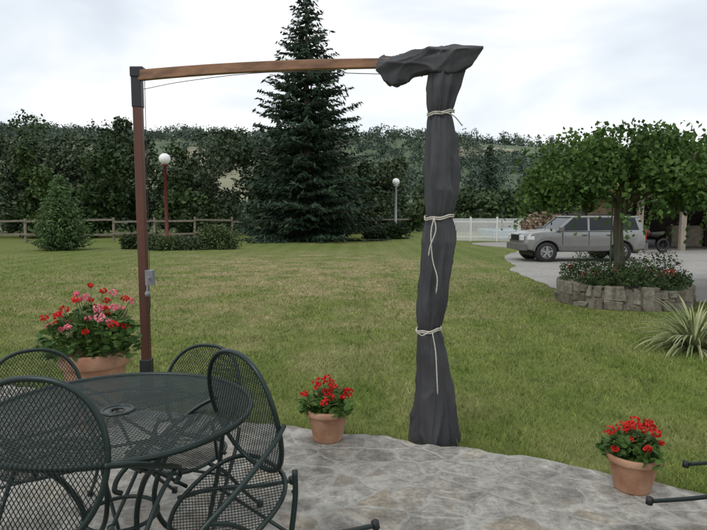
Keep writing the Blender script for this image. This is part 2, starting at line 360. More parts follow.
# ------------------------------------------------------------------ conifers
def conifer(name,x,y,z,H,Rb,mat,dz=.42,nb=11,sz=.16,pw=.85,droop=.28,zl=.4,step=.16,var=.42,dens=.09):
    e=empty(name,(x,y,z)); b=B(); b.tube([(0,0,-.1),(0,0,H*.5),(0,0,H)],[Rb*.06,Rb*.035,.01],10); b.obj('trunk',M_bark,e,True)
    C=[];D=[]; h=zl; br=B()
    while h<H-.1:
        L0=Rb*(1-h/H)**pw
        if h<H*.12: L0*=.9
        for kk in range(nb):
            az=2*math.pi*(kk+rng.random()*.8)/nb; L=L0*(1.12-var*rng.random()**1.3)+.08; hh=h+(rng.random()-.5)*dz
            dr=droop*(1-h/H)+.04*rng.normal(); d=np.array([math.cos(az),math.sin(az),0]); s=np.array([-d[1],d[0],0])
            nt_=max(3,int(L/step))
            if L>.8: br.tube([np.array([0,0,hh]),d*L*.5+[0,0,hh-dr*L*.5],d*L*.92+[0,0,hh-dr*L*.8+.06*L]],[.03,.02,.006],4,cap=False)
            for t in np.linspace(.12,1,nt_):
                wdt=.27*L*(1-t)**.6*min(1,t*3)+.05; m_=max(2,int(wdt/dens))
                for q in range(m_):
                    o=(rng.random()*2-1)*wdt
                    C.append(d*(L*t)+s*o+[0,0,hh-dr*L*t+.20*L*t*t-.35*abs(o)-.07*rng.random()]); D.append(d*.7+s*np.sign(o)*.5+np.array([0,0,-.35]))
        h+=dz*(.8+.4*rng.random())
    C=np.array(C);D=np.array(D)
    o=poly_mesh('needles',diamonds(C,sz*(.6+.8*rng.random(len(C))),.30,D,.55),4,mat,e)
    if br.v: br.obj('boughs',M_bark,e)
    return e
conifer('spruce_tree',-3.0,38,-.43,16.2,5.7,M_spr,dz=.52,nb=12,sz=.20,pw=.82,zl=.5,var=.6,dens=.08,step=.15)
conifer('young_spruce_tree',-13.9,27.6,-.34,3.65,1.5,M_spr2,dz=.13,nb=14,sz=.085,pw=.9,droop=-.05,zl=.12,step=.08,var=.4,dens=.05)
conifer('cypress_tree',15.3,66,-1.1,10.0,1.5,M_spr,dz=.5,nb=9,sz=.25,pw=.5,droop=-.3)
# ------------------------------------------------------------------ shrubs
def shrub(name,x,y,w,h,n,mat,s=.09):
    z=g(y); C=[]
    for i in range(14):
        cx=x+(rng.random()-.5)*w*.85; cy=y+(rng.random()-.5)*w*.4; r=h*(.2+.25*rng.random()); cz=z+h*(.15+.45*rng.random())
        d=unit(rng.normal(size=(n//12,3))); C.append(np.array([cx,cy,cz])+d*r*(.5+.75*rng.random((n//12,1)))*np.array([1.3,1,1]))
    C=np.concatenate(C); C[:,2]=np.maximum(C[:,2],z+.02)
    return poly_mesh(name,diamonds(C,s*(.6+.8*rng.random(len(C))),.4),4,mat)
shrub('shrub',-9.4,27.5,2.0,.8,5000,M_shrub,.07)
shrub('shrub',-8.1,27.7,1.5,.7,4000,M_far2,.07)
shrub('shrub',-6.6,28.2,1.3,1.25,5500,M_shrub,.07)
shrub('shrub',-10.6,28.5,1.2,.75,2500,M_far,.08)
shrub('shrub',2.2,41,3,1.4,3000,M_far,.12)
shrub('shrub',11.4,36.5,1.6,.9,2500,M_far2,.09)
# ------------------------------------------------------------------ fences
def rail_fence(name,pts,mat):
    b=B()
    for (x0,y0),(x1,y1) in zip(pts[:-1],pts[1:]):
        L=math.hypot(x1-x0,y1-y0); n=max(1,round(L/2.6))
        for i in range(n):
            xa=x0+(x1-x0)*i/n;ya=y0+(y1-y0)*i/n;xb=x0+(x1-x0)*(i+1)/n;yb=y0+(y1-y0)*(i+1)/n
            b.beam((xa,ya,g(ya)-.1),(xa+.03*rng.normal(),ya,g(ya)+1.5+.04*rng.normal()),.12,.12)
            for zz in(1.32,.5): b.beam((xa,ya-.09,g(ya)+zz+.04*rng.normal()),(xb,yb-.09,g(yb)+zz+.04*rng.normal()),.05,.12)
    b.obj(name,mat)
rail_fence('wooden_fence',[(-30,32),(-22,34),(-8,38.5),(4,42.5)],M_greywood)
b=B()
fx0,fy0,fx1,fy1=5.9,37.5,10.6,36
for i in range(56):
    t=i/55; x=fx0+(fx1-fx0)*t;y=fy0+(fy1-fy0)*t; b.box((x,y,g(y)+.75),(.055,.02,1.42))
for zz in(.3,1.25): b.beam((fx0,fy0+.03,g(fy0)+zz),(fx1,fy1+.03,g(fy1)+zz),.03,.07)
for i in range(4):
    t=i/3; x=fx0+(fx1-fx0)*t;y=fy0+(fy1-fy0)*t; b.box((x,y+.06,g(y)+.78),(.1,.08,1.56))
b.obj('pool_fence',M_white)
m_pool=simple('pool_cover',(.25,.45,.6),.2)
b=B(); b.box((13,42,-.1),(7,5,.6)); b.obj('above_ground_pool',m_pool,bevel=.05)
# ------------------------------------------------------------------ lamps
def lamp(name,x,y,zt,rg,mat,rp):
    e=empty(name,(x,y,g(y))); zt-=g(y); b=B()
    b.lathe([(rp*2.2,0),(rp*2.2,.06),(rp*1.4,.12),(rp*1.3,.5),(rp,.56),(rp*.9,zt-rg*1.25),(rp*1.7,zt-rg*1.15),(rp*1.9,zt-rg*.95),(rp,zt-rg*.9)],seg=16); b.obj('post',mat,e,True)
    b=B(); b.lathe([(max(1e-4,rg*math.sin(t)),zt-rg*math.cos(t)) for t in np.linspace(0,math.pi,17)],seg=24); b.obj('globe',M_globe,e,True)
M_globe=simple('opal_glass',(.8,.8,.78),.25,0,.03)
M_redpost=simple('red_post',(.13,.025,.025),.45)
lamp('garden_lamp',-9.0,28,3.98,.27,M_redpost,.085)
lamp('garden_lamp',3.05,42,3.6,.26,simple('pale_post',(.45,.47,.5),.5),.09)
# ------------------------------------------------------------------ wood pile
e=empty('wood_pile',(9.75,30.5,g(30.5))); b=B()
for r_ in range(13):
    for c_ in range(12):
        if r_>9 and (c_<2 or rng.random()<.2*(r_-9)): continue
        rr=.07+.022*rng.random(); x=c_*.16+(r_%2)*.08-.9+.02*rng.normal(); z=.08+r_*.14
        b.tube([(x,-.4+.05*rng.normal(),z),(x+.02*rng.normal(),.1,z)],rr,7)
m,nt,bs,_=new_mat('logs'); gg=nt.nodes.new('ShaderNodeNewGeometry'); c=ramp(nt,gg.outputs['Random Per Island'],[(0.,(.10,.07,.05)),(.6,(.27,.19,.12)),(1.,(.42,.34,.24))]); nt.links.new(c,bs.inputs['Base Color']); bs.inputs['Roughness'].default_value=.9
b.obj('logs',m,e)
# ------------------------------------------------------------------ carport
e=empty('carport',(15.9,27,g(27)))
M_wall=simple('rendered_wall',(.30,.26,.20),.9,0,.2,2,.3,20)
M_dark=simple('dark_boards',(.06,.048,.038),.9,0,.3,3)
b=B(); b.box((0,5.6,1.5),(10,.2,3.4)); b.box((-4.9,3.2,1.5),(.2,4.6,3.4)); b.box((4.9,2.8,1.5),(.2,5.4,3.4)); b.obj('walls',M_dark,e)
b=B(); b.box((-3.95,.9,1.35),(1.5,.2,2.9)); b.obj('front_wall',simple('brown_render',(.22,.15,.10),.9,0,.3,1.5,.3,10),e)
b=B()
for x in(-2.6,-.6,2.4,4.6): b.box((x,0,1.2),(.24,.24,2.55))
b.obj('posts',M_wall,e,bevel=.02)
b=B(); b.box((0,0,2.56),(10.2,.2,.2)); b.obj('beam',M_greywood,e)
m,nt,bs,_=new_mat('roof_tiles'); v=pos(nt,(1,1,1),True); wv=N(nt,'ShaderNodeTexWave',Scale=1.6); nt.links.new(v,wv.inputs[0])
c=mixc(nt,noise(nt,v,6,5,.7),(.16,.075,.04),(.4,.22,.13)); nt.links.new(c,bs.inputs['Base Color']); bump(nt,bs,wv.outputs['Fac'],1,.06); bs.inputs['Roughness'].default_value=.9
b=B(); b.beam((0,-.6,2.62),(0,3,3.75),10.8,.1); b.beam((0,3,3.75),(0,6.4,2.62),10.8,.1); b.obj('roof',m,e)
b=B(); b.box((1.3,3.2,.55),(1.6,.6,1.1)); b.box((3.2,3.6,.8),(.9,.5,1.6)); b.box((-1.5,3.4,.5),(1.4,.6,1.0)); b.obj('cupboards',M_greywood,e,bevel=.03)
e=empty('motorcycle',(12.9,25.3,g(25.3)),(0,0,R(12)))
b=B()
for x in(-.7,.7):
    P=[(x+.27*math.cos(t),0,.32+.27*math.sin(t)) for t in np.linspace(0,2*math.pi,25)[:-1]]; b.tube(P,.055,8,True)
    for t in np.linspace(0,math.pi,5)[:-1]: b.tube([(x-.25*math.cos(t),0,.32-.25*math.sin(t)),(x+.25*math.cos(t),0,.32+.25*math.sin(t))],.012,5)
b.tube([(-.7,0,.32),(-.45,0,.95),(-.38,0,1.08)],.03,8); b.tube([(-.4,-.35,1.1),(-.42,0,1.06),(-.4,.35,1.1)],.018,6); b.tube([(.7,.08,.32),(.1,.08,.38),(-.35,.0,.8)],.035,6)
b.box((0,0,.42),(.4,.28,.34)); b.obj('frame_and_wheels',M_rubber,e,True)
b=B(); b.tube([(-.4,0,.85),(-.2,0,.92),(.05,0,.84)],[.07,.16,.1],12); b.obj('tank',simple('dark_red_paint',(.06,.01,.01),.25),e,True)
b=B(); b.tube([(.0,0,.82),(.35,0,.80),(.75,0,.9)],[.09,.12,.06],10); b.obj('seat',M_rubber,e,True)
# ------------------------------------------------------------------ car (boxy off-roader)
def car(x,y,z,rot):
    e=empty('parked_car',(x,y,z),(0,0,rot))
    m,nt,bs,_=new_mat('silver_paint'); bs.inputs['Metallic'].default_value=.65; bs.inputs['Roughness'].default_value=.34
    nt.links.new(mixc(nt,noise(nt,pos(nt,(1,1,1),True),3),(.235,.235,.225),(.29,.29,.28)),bs.inputs['Base Color']); bs.inputs['Coat Weight'].default_value=.4
    gl,nt,bs,_=new_mat('tinted_glass'); bs.inputs['Roughness'].default_value=.06; bs.inputs['Specular IOR Level'].default_value=.35
    nt.links.new(mixc(nt,noise(nt,pos(nt,(1,1,1),True),2),(.008,.010,.011),(.022,.025,.027)),bs.inputs['Base Color'])
    clad=simple('grey_cladding',(.12,.118,.112),.55); dk=simple('black_trim',(.018,.018,.018),.5)
    WC=(-1.42,1.30); WZ=.38; AR=.46
    def arc(cx,r,a0,a1,n=14): return [(cx+r*math.cos(t),WZ+r*math.sin(t)) for t in np.linspace(a0,a1,n)]
    prof=[(-2.24,.50),(-2.27,.70),(-2.25,.93),(-2.20,1.05),(-2.08,1.11),(-1.6,1.155),(-.98,1.185),(0,1.19),(1.2,1.20),(2.14,1.21),(2.22,1.12),(2.25,.80),(2.24,.50)]
    bot=[(1.85,.46)]+arc(WC[1],AR,R(8),R(172))+[(.80,.42),(-.92,.42)]+arc(WC[0],AR,R(8),R(172))+[(-1.94,.46)]
    P=prof+bot; n=len(P); V=[]
    for yy in(-.90,-.60,.60,.90):
        for p in P:
            k=yy*(1-.03*max(0,(p[1]-.85)/.35)); xx=p[0]
            if abs(yy)>.8:
                if xx<-2.0: xx+=.16
                if xx>2.1: xx-=.06
            V.append((xx,k,p[1]))
    F=[tuple(range(n)),tuple(range(4*n-1,3*n-1,-1))]
    for L in range(3): F+=[(L*n+i,(L+1)*n+i,(L+1)*n+(i+1)%n,L*n+(i+1)%n) for i in range(n)]
    b=B(); b.add(V,F)
    o=b.obj('body',m,e,True,bevel=.04); o.modifiers['bevel'].segments=3; o.modifiers['bevel'].angle_limit=R(40)
    b=B(); b.add([(-2.05,-.52,1.10),(-2.05,.52,1.10),(-1.0,.60,1.18),(-1.0,-.60,1.18),(-1.95,-.47,1.16),(-1.95,.47,1.16),(-1.0,.56,1.225),(-1.0,-.56,1.225)],[(4,7,6,5),(0,3,7,4),(1,5,6,2),(0,4,5,1),(2,6,7,3)]); b.obj('hood',m,e,bevel=.03)
    zb,zt=1.19,1.66; xf,xft,xr,xrt=-1.02,-.45,2.12,1.98; yb,yt=.80,.685
    b=B(); b.add([(xf,-yb,zb),(xr,-yb,zb),(xr,yb,zb),(xf,yb,zb),(xft,-yt,zt),(xrt,-yt,zt),(xrt,yt,zt),(xft,yt,zt)],[(0,1,5,4),(1,2,6,5),(2,3,7,6),(3,0,4,7),(4,5,6,7)]); b.obj('windows',gl,e)
    b=B(); b.box(((xft+xrt)/2+.01,0,zt+.02),(xrt-xft+.06,1.42,.085)); b.obj('roof',m,e,True,bevel=.035)
    b=B()
    for s in(-1,1):
        for xb,xt,wd in((xf,xft,.09),(.12,.14,.075),(1.08,1.06,.11),(xr-.04,xrt-.04,.17)):
            b.add([(xb-wd/2,s*(yb+.012),zb-.02),(xb+wd/2,s*(yb+.012),zb-.02),(xt+wd/2,s*(yt+.015),zt),(xt-wd/2,s*(yt+.015),zt),(xb-wd/2,s*(yb-.03),zb-.02),(xb+wd/2,s*(yb-.03),zb-.02),(xt+wd/2,s*(yt-.04),zt),(xt-wd/2,s*(yt-.04),zt)],[(0,1,2,3),(4,7,6,5),(0,3,7,4),(1,5,6,2)])
    b.obj('pillars',m,e)
    b=B()
    for s in(-1,1):
        b.tube([(-.2,s*.58,zt+.05),(-.1,s*.58,zt+.115),(1.7,s*.58,zt+.115),(1.82,s*.58,zt+.05)],.022,6)
    for xx in(.2,1.35): b.tube([(xx,-.58,zt+.115),(xx,.58,zt+.115)],.016,6)
    for s in(-1,1):
        for xd in(-.86,.10,1.0): b.box((xd,s*.900,.80),(.016,.012,.66))
        b.box((.1,s*.885,1.165),(2.4,.02,.02))
        for xd in(-.06,.84): b.box((xd,s*.903,1.02),(.17,.035,.035))
    b.box((0,0,.50),(4.0,1.2,.22)); b.box((-2.27,0,.56),(.03,1.0,.12))
    b.obj('trim_and_roof_rack',dk,e)
    b=B()
    for s in(-1,1): b.box((-.06,s*.905,.54),(1.78,.035,.20)); b.box((-.94,s*.97,1.24),(.13,.2,.16))
    b.box((-2.20,0,.58),(.20,1.66,.24)); b.box((2.22,0,.58),(.18,1.74,.26)); b.obj('bumpers_and_cladding',clad,e,bevel=.035)
    for cx in WC:
        for s in(-1,1):
            A=[(cx+.475*math.cos(t),s*.91,WZ+.475*math.sin(t)) for t in np.linspace(R(6),R(174),18)]
            bb=B(); bb.tube(A,.035,6); bb.obj('wheel_arch',clad,e,True)
    b=B()
    for s in(-1,1): b.box((-2.235,s*.60,.92),(.09,.30,.19)); b.box((-2.0,s*.875,.92),(.26,.04,.14))
    b.obj('headlights',simple('headlight_glass',(.6,.62,.62),.1),e,bevel=.02)
    b=B()
    for i in range(7): b.box((-2.27,-.36+i*.12,.92),(.03,.055,.22))
    b.obj('grille',dk,e)
    b=B()
    for s in(-1,1): b.box((2.21,s*.76,1.0),(.07,.2,.36))
    b.obj('tail_lights',simple('red_glass',(.4,.01,.01),.15),e,bevel=.02)
    al=simple('alloy',(.36,.36,.36),.35,.7)
    for cx in WC:
        b=B(); b.box((cx,0,.5),(.9,1.3,.5)); b.obj('wheel_well',dk,e)
        for s in(-1,1):
            yo=s*.77
            b=B(); b.lathe([(.2,-.12),(.35,-.13),(.385,-.10),(.39,0),(.385,.10),(.35,.13),(.2,.12)],(cx,yo,.39),32,'y'); b.obj('tyre',M_rubber,e,True)
            b=B(); b.lathe([(.001,.0),(.22,.0),(.235,s*.12),(.21,s*.125),(.2,s*.04),(.001,s*.05)],(cx,yo,.39),24,'y')
            for k in range(5):
                a=2*math.pi*k/5+.3; b.beam((cx+.03*math.cos(a),yo+s*.11,.39+.03*math.sin(a)),(cx+.215*math.cos(a),yo+s*.11,.39+.215*math.sin(a)),.05,.06)
            b.lathe([(.001,s*.125),(.05,s*.125),(.05,s*.05)],(cx,yo,.39),12,'y')
            b.obj('wheel_rim',al,e)
    return e
c_=car(8.1,21.2,g(21.2)-.02,R(4)); c_.scale=(.99,.98,.95)
# ------------------------------------------------------------------ planter + tree
px,py=5.05,10.85; gz=g(py)
e=empty('stone_planter',(px+.03,py,gz)); e.scale=(1.04,1,1); b=B()
a=0.
while a<2*math.pi-.05:
    da=.12+.30*rng.random()
    if a+da>2*math.pi-.08: da=2*math.pi-a
    hs=[0]
    while hs[-1]<.27: hs.append(hs[-1]+.06+.16*rng.random())
    hs[-1]=.34+.07*rng.random()
    for z0,z1 in zip(hs[:-1],hs[1:]):
        cuts=[a,a+da] if rng.random()<.5 else [a,a+da*(.3+.4*rng.random()),a+da]
        for a0,a1 in zip(cuts[:-1],cuts[1:]):
            r0,r1=.93,1.12+.07*rng.random(); vs=[]
            for r_ in(r0,r1):
                for aa in(a0+.008,a1-.008):
                    for zz in(z0+.004,z1-.004):
                        vs.append((r_*math.cos(aa)+.016*rng.normal(),r_*math.sin(aa)+.016*rng.normal(),zz+.014*rng.normal()))
            b.add(vs,[(0,1,3,2),(4,6,7,5),(0,4,5,1),(2,3,7,6),(0,2,6,4),(1,5,7,3)])
    a+=da
b.obj('stones',M_stone,e,bevel=.03)
b=B(); b.lathe([(.97,0),(1.13,0),(1.13,.33),(.97,.33)],seg=48); b.obj('mortar',simple('mortar',(.17,.15,.12),.95,0,.3,10,.4),e)
b=B(); b.lathe([(.001,.33),(.98,.31)],seg=32); b.obj('soil',M_soil,e)
n=8500; th=rng.random(n)*2*math.pi; rr=np.sqrt(rng.random(n))*1.10; hh=.34+(.05+.26*rng.random(n))*(1+.6*np.sin(th*3+1)+.4*np.sin(th*7))-.16*np.clip(rr-1.0,0,1)*8*rng.random(n)
C=np.stack([rr*np.cos(th),rr*np.sin(th),hh],1); poly_mesh('bedding_plants',diamonds(C,.030*(.6+.8*rng.random(n)),.4),4,foliage('bedding_leaves',(.022,.045,.016),(.09,.135,.045),0,3),e)
fc=[]
for i in range(34):
    t=rng.random()*6.28; r_=1.0*math.sqrt(rng.random()); c0=np.array([r_*math.cos(t),r_*math.sin(t),.53+.14*rng.random()]); fc.append(c0+.02*rng.normal(size=(9,3)))
poly_mesh('blossoms',diamonds(np.concatenate(fc),.014,.8),4,M_red,e)
e=empty('mulberry_tree',(5.0,10.9,gz+.3)); b=B()
b.tube(catmull([(0,0,-.1),(.02,0,.5),(-.03,.02,1.1),(.02,0,1.6)],5),[.12,.115,.11,.105,.10,.098,.095,.09,.09,.09,.09,.09,.09,.10,.11,.12][:16],12)
for k in range(9):
    a=2*math.pi*k/9+.3*rng.random(); L=1.2+.4*rng.random()
    b.tube(catmull([(0,0,1.45),(.35*L*math.cos(a),.35*L*math.sin(a),1.77),(.75*L*math.cos(a+.15),.75*L*math.sin(a+.15),1.93),(L*math.cos(a),L*math.sin(a),2.2+.2*rng.random())],4),list(np.linspace(.06,.012,13)),7)
b.obj('trunk_and_limbs',M_bark,e,True)
b=B(); b.tube([(-.25,-.2,-.1),(-.22,-.15,1.7)],.014,6); b.tube([(-.12,-.25,-.1),(-.1,-.2,1.7)],.012,6); b.obj('stakes',simple('green_stake',(.05,.13,.05),.6),e)
def umbrella(cx,cy,Rx,Ry,z0,z1,nl,nleaf,size):
    L=[]
    for i in range(nl):
        t=rng.random()*6.28; r_=math.sqrt(rng.random()); L.append((cx+Rx*.9*r_*math.cos(t),cy+Ry*.9*r_*math.sin(t),z0+(z1-z0)*(.30+.32*rng.random()+.22*(1-r_*r_)-(.12 if r_>.8 else 0)),.17+.2*rng.random()))
    L=np.array(L); i=rng.integers(0,nl,nleaf); d=unit(rng.normal(size=(nleaf,3)))
    C=L[i,:3]+d*(L[i,3]*(.5+.7*rng.random(nleaf)))[:,None]
    low=C[:,2]<z0; C[low,2]=z0+.35*rng.random(low.sum())
    sh=[]
    for k in range(170):
        t=rng.random()*6.28; q=.85+.17*rng.random(); p=np.array([cx+Rx*q*math.cos(t),cy+Ry*q*math.sin(t),z0+(z1-z0)*(.15+.7*rng.random())]); dv=unit(np.array([math.cos(t),math.sin(t),.5*rng.normal()-.3])); m_=int(5+9*rng.random())
        for s in range(m_): sh.append(p+dv*s*.032+[0,0,-.005*s*s]+.02*rng.normal(size=3))
    for k in range(130):
        t=rng.random()*6.28; q=math.sqrt(rng.random()); p=np.array([cx+Rx*.95*q*math.cos(t),cy+Ry*.95*q*math.sin(t),z1-.12-.35*q*q]); m_=int(4+7*rng.random())
        for s in range(m_): sh.append(p+np.array([.012*s*rng.normal(),0,.032*s])+.02*rng.normal(size=3))
    C=np.concatenate([C,np.array(sh)])
    return diamonds(C,size*(.55+.8*rng.random(len(C))),.7,np.array([0,0,-.5]),1)
poly_mesh('leaves',umbrella(0,0,1.75,1.9,1.26,2.90,110,30000,.045),4,M_tree,e)
e=empty('mulberry_tree',(8.5,12.4,g(12.4))); b=B(); b.tube([(0,0,-.1),(.03,0,1),(0,0,2)],[.12,.1,.1],10)
for k in range(7):
    a=2*math.pi*k/7; b.tube([(0,0,1.85),(.6*math.cos(a),.6*math.sin(a),2.2),(1.3*math.cos(a),1.3*math.sin(a),2.5)],[.06,.04,.015],6)
b.obj('trunk_and_limbs',M_bark,e,True)
poly_mesh('leaves',umbrella(0,0,2.0,1.8,1.55,3.2,90,22000,.052),4,M_tree,e)
# ------------------------------------------------------------------ flax
e=empty('flax_plant',(4.15,6.95,g(6.95))); V=[]
for i in range(230):
    a=rng.random()*6.28; L=.55+.36*rng.random(); up=.3+1.15*rng.random(); d=np.array([math.cos(a),math.sin(a)]); s=np.array([-d[1],d[0],0]); p=np.array([.06*d[0],.06*d[1],0.]); ang=up; w0=.010+.006*rng.random(); prev=None
    for k in range(9):
        t=k/8; w_=w0*(1-t**2)+.0008; cur=(p-s*w_,p+s*w_)
        if prev: V+= [prev[0],prev[1],cur[1],cur[0]]
        prev=cur; p=p+np.array([d[0]*math.cos(ang),d[1]*math.cos(ang),math.sin(ang)])*L/8; ang-=.19*(1.4-up*.4)
me=poly_mesh('leaves',np.array(V),4,M_yucca,e)
bm=bmesh.new(); bm.from_mesh(me.data); bmesh.ops.remove_doubles(bm,verts=bm.verts,dist=.0002); bm.to_mesh(me.data); bm.free()
# ------------------------------------------------------------------ geraniums
def discs(C,r,tilt=.5):
    n=len(C); nn=unit(rng.normal(size=(n,3))*tilt+np.array([0,0,1.])); a=unit(np.cross(nn,rng.normal(size=(n,3)))); bb=np.cross(nn,a); out=[]
    for k in range(8):
        t=2*math.pi*k/8; q=r*(.85 if k%2 else 1.08); q=np.where(k==0,r*.45,q); out.append(C+(a*math.cos(t)+bb*math.sin(t))*q[:,None])
    return np.stack(out,1).reshape(-1,3)
def geranium(x,y,z,rt,H,spread,ph,nleaf,heads,pinkfrac=0.,fz=1.):
    e=empty('potted_geranium',(x,y,z),(0,0,rng.random())); rb=rt*.68; b=B()
    b.lathe([(.001,.005),(rb,.0),(rb*1.02,.01),(rt*.92,H*.78),(rt*.93,H*.8),(rt*1.03,H*.81),(rt*1.06,H*.84),(rt*1.06,H*.97),(rt*1.03,H),(rt*.94,H),(rt*.9,H*.93),(.001,H*.92)],seg=48); b.obj('terracotta_pot',M_terra,e,True)
    n=nleaf; th=rng.random(n)*6.28; q=np.sqrt(rng.random(n))*(1+.25*np.sin(th*3+x)); zz=H-.02+ph*(.05+.8*rng.random(n))*(1.08-.42*q)
    C=np.stack([q*spread*np.cos(th),q*spread*np.sin(th),zz],1); poly_mesh('leaves',discs(C,.016+.016*rng.random(n),.65),8,M_ger,e)
    st=B(); R_=[];Pk=[]
    for i in range(14):
        t=rng.random()*6.28; q=.9*spread*math.sqrt(rng.random()); st.tube([(0.1*math.cos(t)*spread,.1*math.sin(t)*spread,H-.02),(q*.6*math.cos(t),q*.6*math.sin(t),H+ph*.4),(q*math.cos(t),q*math.sin(t),H+ph*.7)],.005,5)
    for i in range(heads):
        t=rng.random()*6.28; q=spread*1.08*math.sqrt(rng.random()); hz=H+ph*(.45+.65*rng.random())*(1.12-.4*(q/spread)**2)*fz
        c0=np.array([q*math.cos(t),q*math.sin(t),hz]); st.tube([c0*[.6,.6,1]-[0,0,ph*.45],c0],.0022,4)
        hr=.014+.020*rng.random(); pts=c0+unit(rng.normal(size=(32,3)))*hr*np.array([1,1,.7]); (Pk if rng.random()<pinkfrac else R_).append(pts)
    st.obj('stems',simple('stem',(.08,.11,.04),.7),e)
    if R_: poly_mesh('red_flowers',diamonds(np.concatenate(R_),.010,.85),4,M_red,e)
    if Pk: poly_mesh('pink_flowers',diamonds(np.concatenate(Pk),.0115,.85),4,M_pink,e)
geranium(-1.82,4.0,0,.22,.53,.29,.40,1000,40,.5)
geranium(-.17,3.72,0,.14,.215,.15,.17,300,16)
geranium(1.515,3.03,0,.135,.20,.14,.16,280,16)
# ------------------------------------------------------------------ parasol
e=empty('cantilever_parasol',(0,0,0))
PX,PY=-1.82,5.0
b=B(); b.box((PX,PY,1.36),(.072,.072,2.5)); b.obj('post',M_wood,e,bevel=.008)
b=B(); b.box((PX,PY,.05),(.095,.095,.32)); b.box((PX,PY,-.09),(.35,.35,.1)); b.box((PX,PY,2.52),(.082,.082,.30)); b.box((PX+.01,PY,2.66),(.11,.10,.085)); b.obj('metal_brackets',M_darkmetal,e,bevel=.008)
A0=np.array([PX-.03,PY+.015,2.635]);A2=np.array([.42,3.86,2.455]);mid=(A0+A2)/2+[0,0,.05]
pts=[]
for t in np.linspace(0,1,14): pts.append(A0*(1-t)**2+2*t*(1-t)*mid+A2*t*t)
b=B(); dirh=unit((A2-A0)*[1,1,0]); s=np.array([-dirh[1],dirh[0],0]); vs=[];fs=[]
for i,p in enumerate(pts):
    h_=.043-.014*i/13; w_=.026
    vs+= [p-s*w_+[0,0,-h_],p+s*w_+[0,0,-h_],p+s*w_+[0,0,h_],p-s*w_+[0,0,h_]]
    if i:
        o_=(i-1)*4
        for k in range(4): fs.append((o_+k,o_+(k+1)%4,o_+4+(k+1)%4,o_+4+k))
fs+= [(0,1,2,3),(55,54,53,52)]
b.add(vs,fs); b.obj('arm',M_woodarm,e,bevel=.005)
b=B(); b.box((PX+.062,PY-.02,.93),(.065,.07,.13)); b.tube([(PX+.07,PY-.06,.93),(PX+.07,PY-.11,.93)],.012,8); b.tube([(PX+.07,PY-.11,.95),(PX+.07,PY-.115,.82)],.010,8); b.lathe([(.001,-.025),(.018,-.02),(.025,0),(.018,.02),(.001,.025)],(PX+.07,PY-.115,.80),10); b.obj('winch',M_plast,e,bevel=.01)
b=B(); b.tube([(PX+.06,PY-.02,1.0),(PX+.07,PY-.02,2.6)],.003,5)
b.tube(catmull([(PX+.06,PY-.02,2.52),(PX+.5,PY-.28,2.53),(-.6,4.3,2.50),(.2,3.92,2.40)],5),.0028,5)
b.tube(catmull([(PX+.06,PY-.05,.85),(PX+.07,PY-.06,.7),(PX+.05,PY-.05,.62)],4),.005,5); b.obj('cord',M_darkmetal,e)
mf,nt,bs,_=new_mat('cover_fabric'); v=pos(nt,(1,1,1),True)
c=mixc(nt,ramp(nt,noise(nt,v,5,4,.65),[(.3,0.),(.7,1.)]),(.032,.032,.035),(.052,.052,.056)); c=mixc(nt,ramp(nt,noise(nt,pos(nt,(3,3,.5),True),4,3),[(.55,0.),(.75,.4)]),c,(.095,.095,.097))
nt.links.new(c,bs.inputs['Base Color']); bs.inputs['Roughness'].default_value=.6; bs.inputs['Specular IOR Level'].default_value=.4
nn=noise(nt,pos(nt,(1,1,.3),True),10,3,.5); bump(nt,bs,nn,.5,.03)
KW=.93
zt_=[2.43,2.38,2.28,2.12,1.95,1.78,1.60,1.46,1.30,1.10,.92,.72,.60,.40,.20,.0,-.09]
wx =[.09,.125,.125,.088,.115,.128,.118,.096,.122,.120,.112,.082,.100,.128,.158,.180,.186]
xc =[.60,.60,.59,.568,.572,.57,.555,.545,.55,.545,.53,.502,.505,.52,.532,.540,.540]
ties=[2.12,1.46,.72]
b=B(); nz,ns=260,140; vs=[]
cr=lambda x:1-2*abs(math.sin(x/2))**.6
for i in range(nz):
    z=2.43+(-.09-2.43)*i/(nz-1); w_=KW*float(np.interp(-z,[-q for q in zt_],wx)); x0=float(np.interp(-z,[-q for q in zt_],xc))+.012*math.sin(z*5)
    td=min(abs(z-t) for t in ties); amp=.07+.13*min(1,td/.3)
    for k in range(ns):
        a=2*math.pi*k/ns
        dsp=.8*mnoise.noise(Vector((math.cos(a),math.sin(a),z*1.3)))
        f=amp*(.9*cr(4*(a+dsp)+1.0*z)+.65*cr(3*a-1.6*z+1+dsp*2)+.3*cr(7*a+1.5*z+dsp*3))
        if td<.18: f+=.09*(1-td/.18)*cr(15*a+2*math.sin(3*a))
        f+=.16*mnoise.noise(Vector((math.cos(a)*1.6,math.sin(a)*1.6,z*3.0)))
        f+=.06*cr(22*z+3*a+4*dsp)*max(0,mnoise.noise(Vector((math.cos(a)*2,math.sin(a)*2,z*2.5+9)))+.1)*2
        f-=.10*math.exp(-(td/.03)**2)
        r_=w_*(1+f*.9); vs.append((x0+r_*math.cos(a),3.78+r_*.85*math.sin(a),z+(.015*math.cos(4*a)+.02*mnoise.noise(Vector((math.cos(a)*2,math.sin(a)*2,0))))*(1 if i==nz-1 else 0)))
fs=[(i*ns+k,i*ns+(k+1)%ns,(i+1)*ns+(k+1)%ns,(i+1)*ns+k) for i in range(nz-1) for k in range(ns)]; fs.append(tuple(range(ns)))
b.add(vs,fs); b.obj('cover',mf,e,True)
b=B(); vs=[]; nl=110; nk=90
tt=[0,.03,.12,.3,.5,.62,.75,.88,1.0]; up_=[.085,.09,.085,.09,.085,.075,.055,.03,.008]; dn_=[.05,.10,.14,.095,.09,.15,.16,.10,.01]; lt=[.05,.06,.075,.08,.09,.10,.08,.045,.01]
E0=np.array([.17,3.98,2.425]); E1=np.array([.79,3.64,2.495])
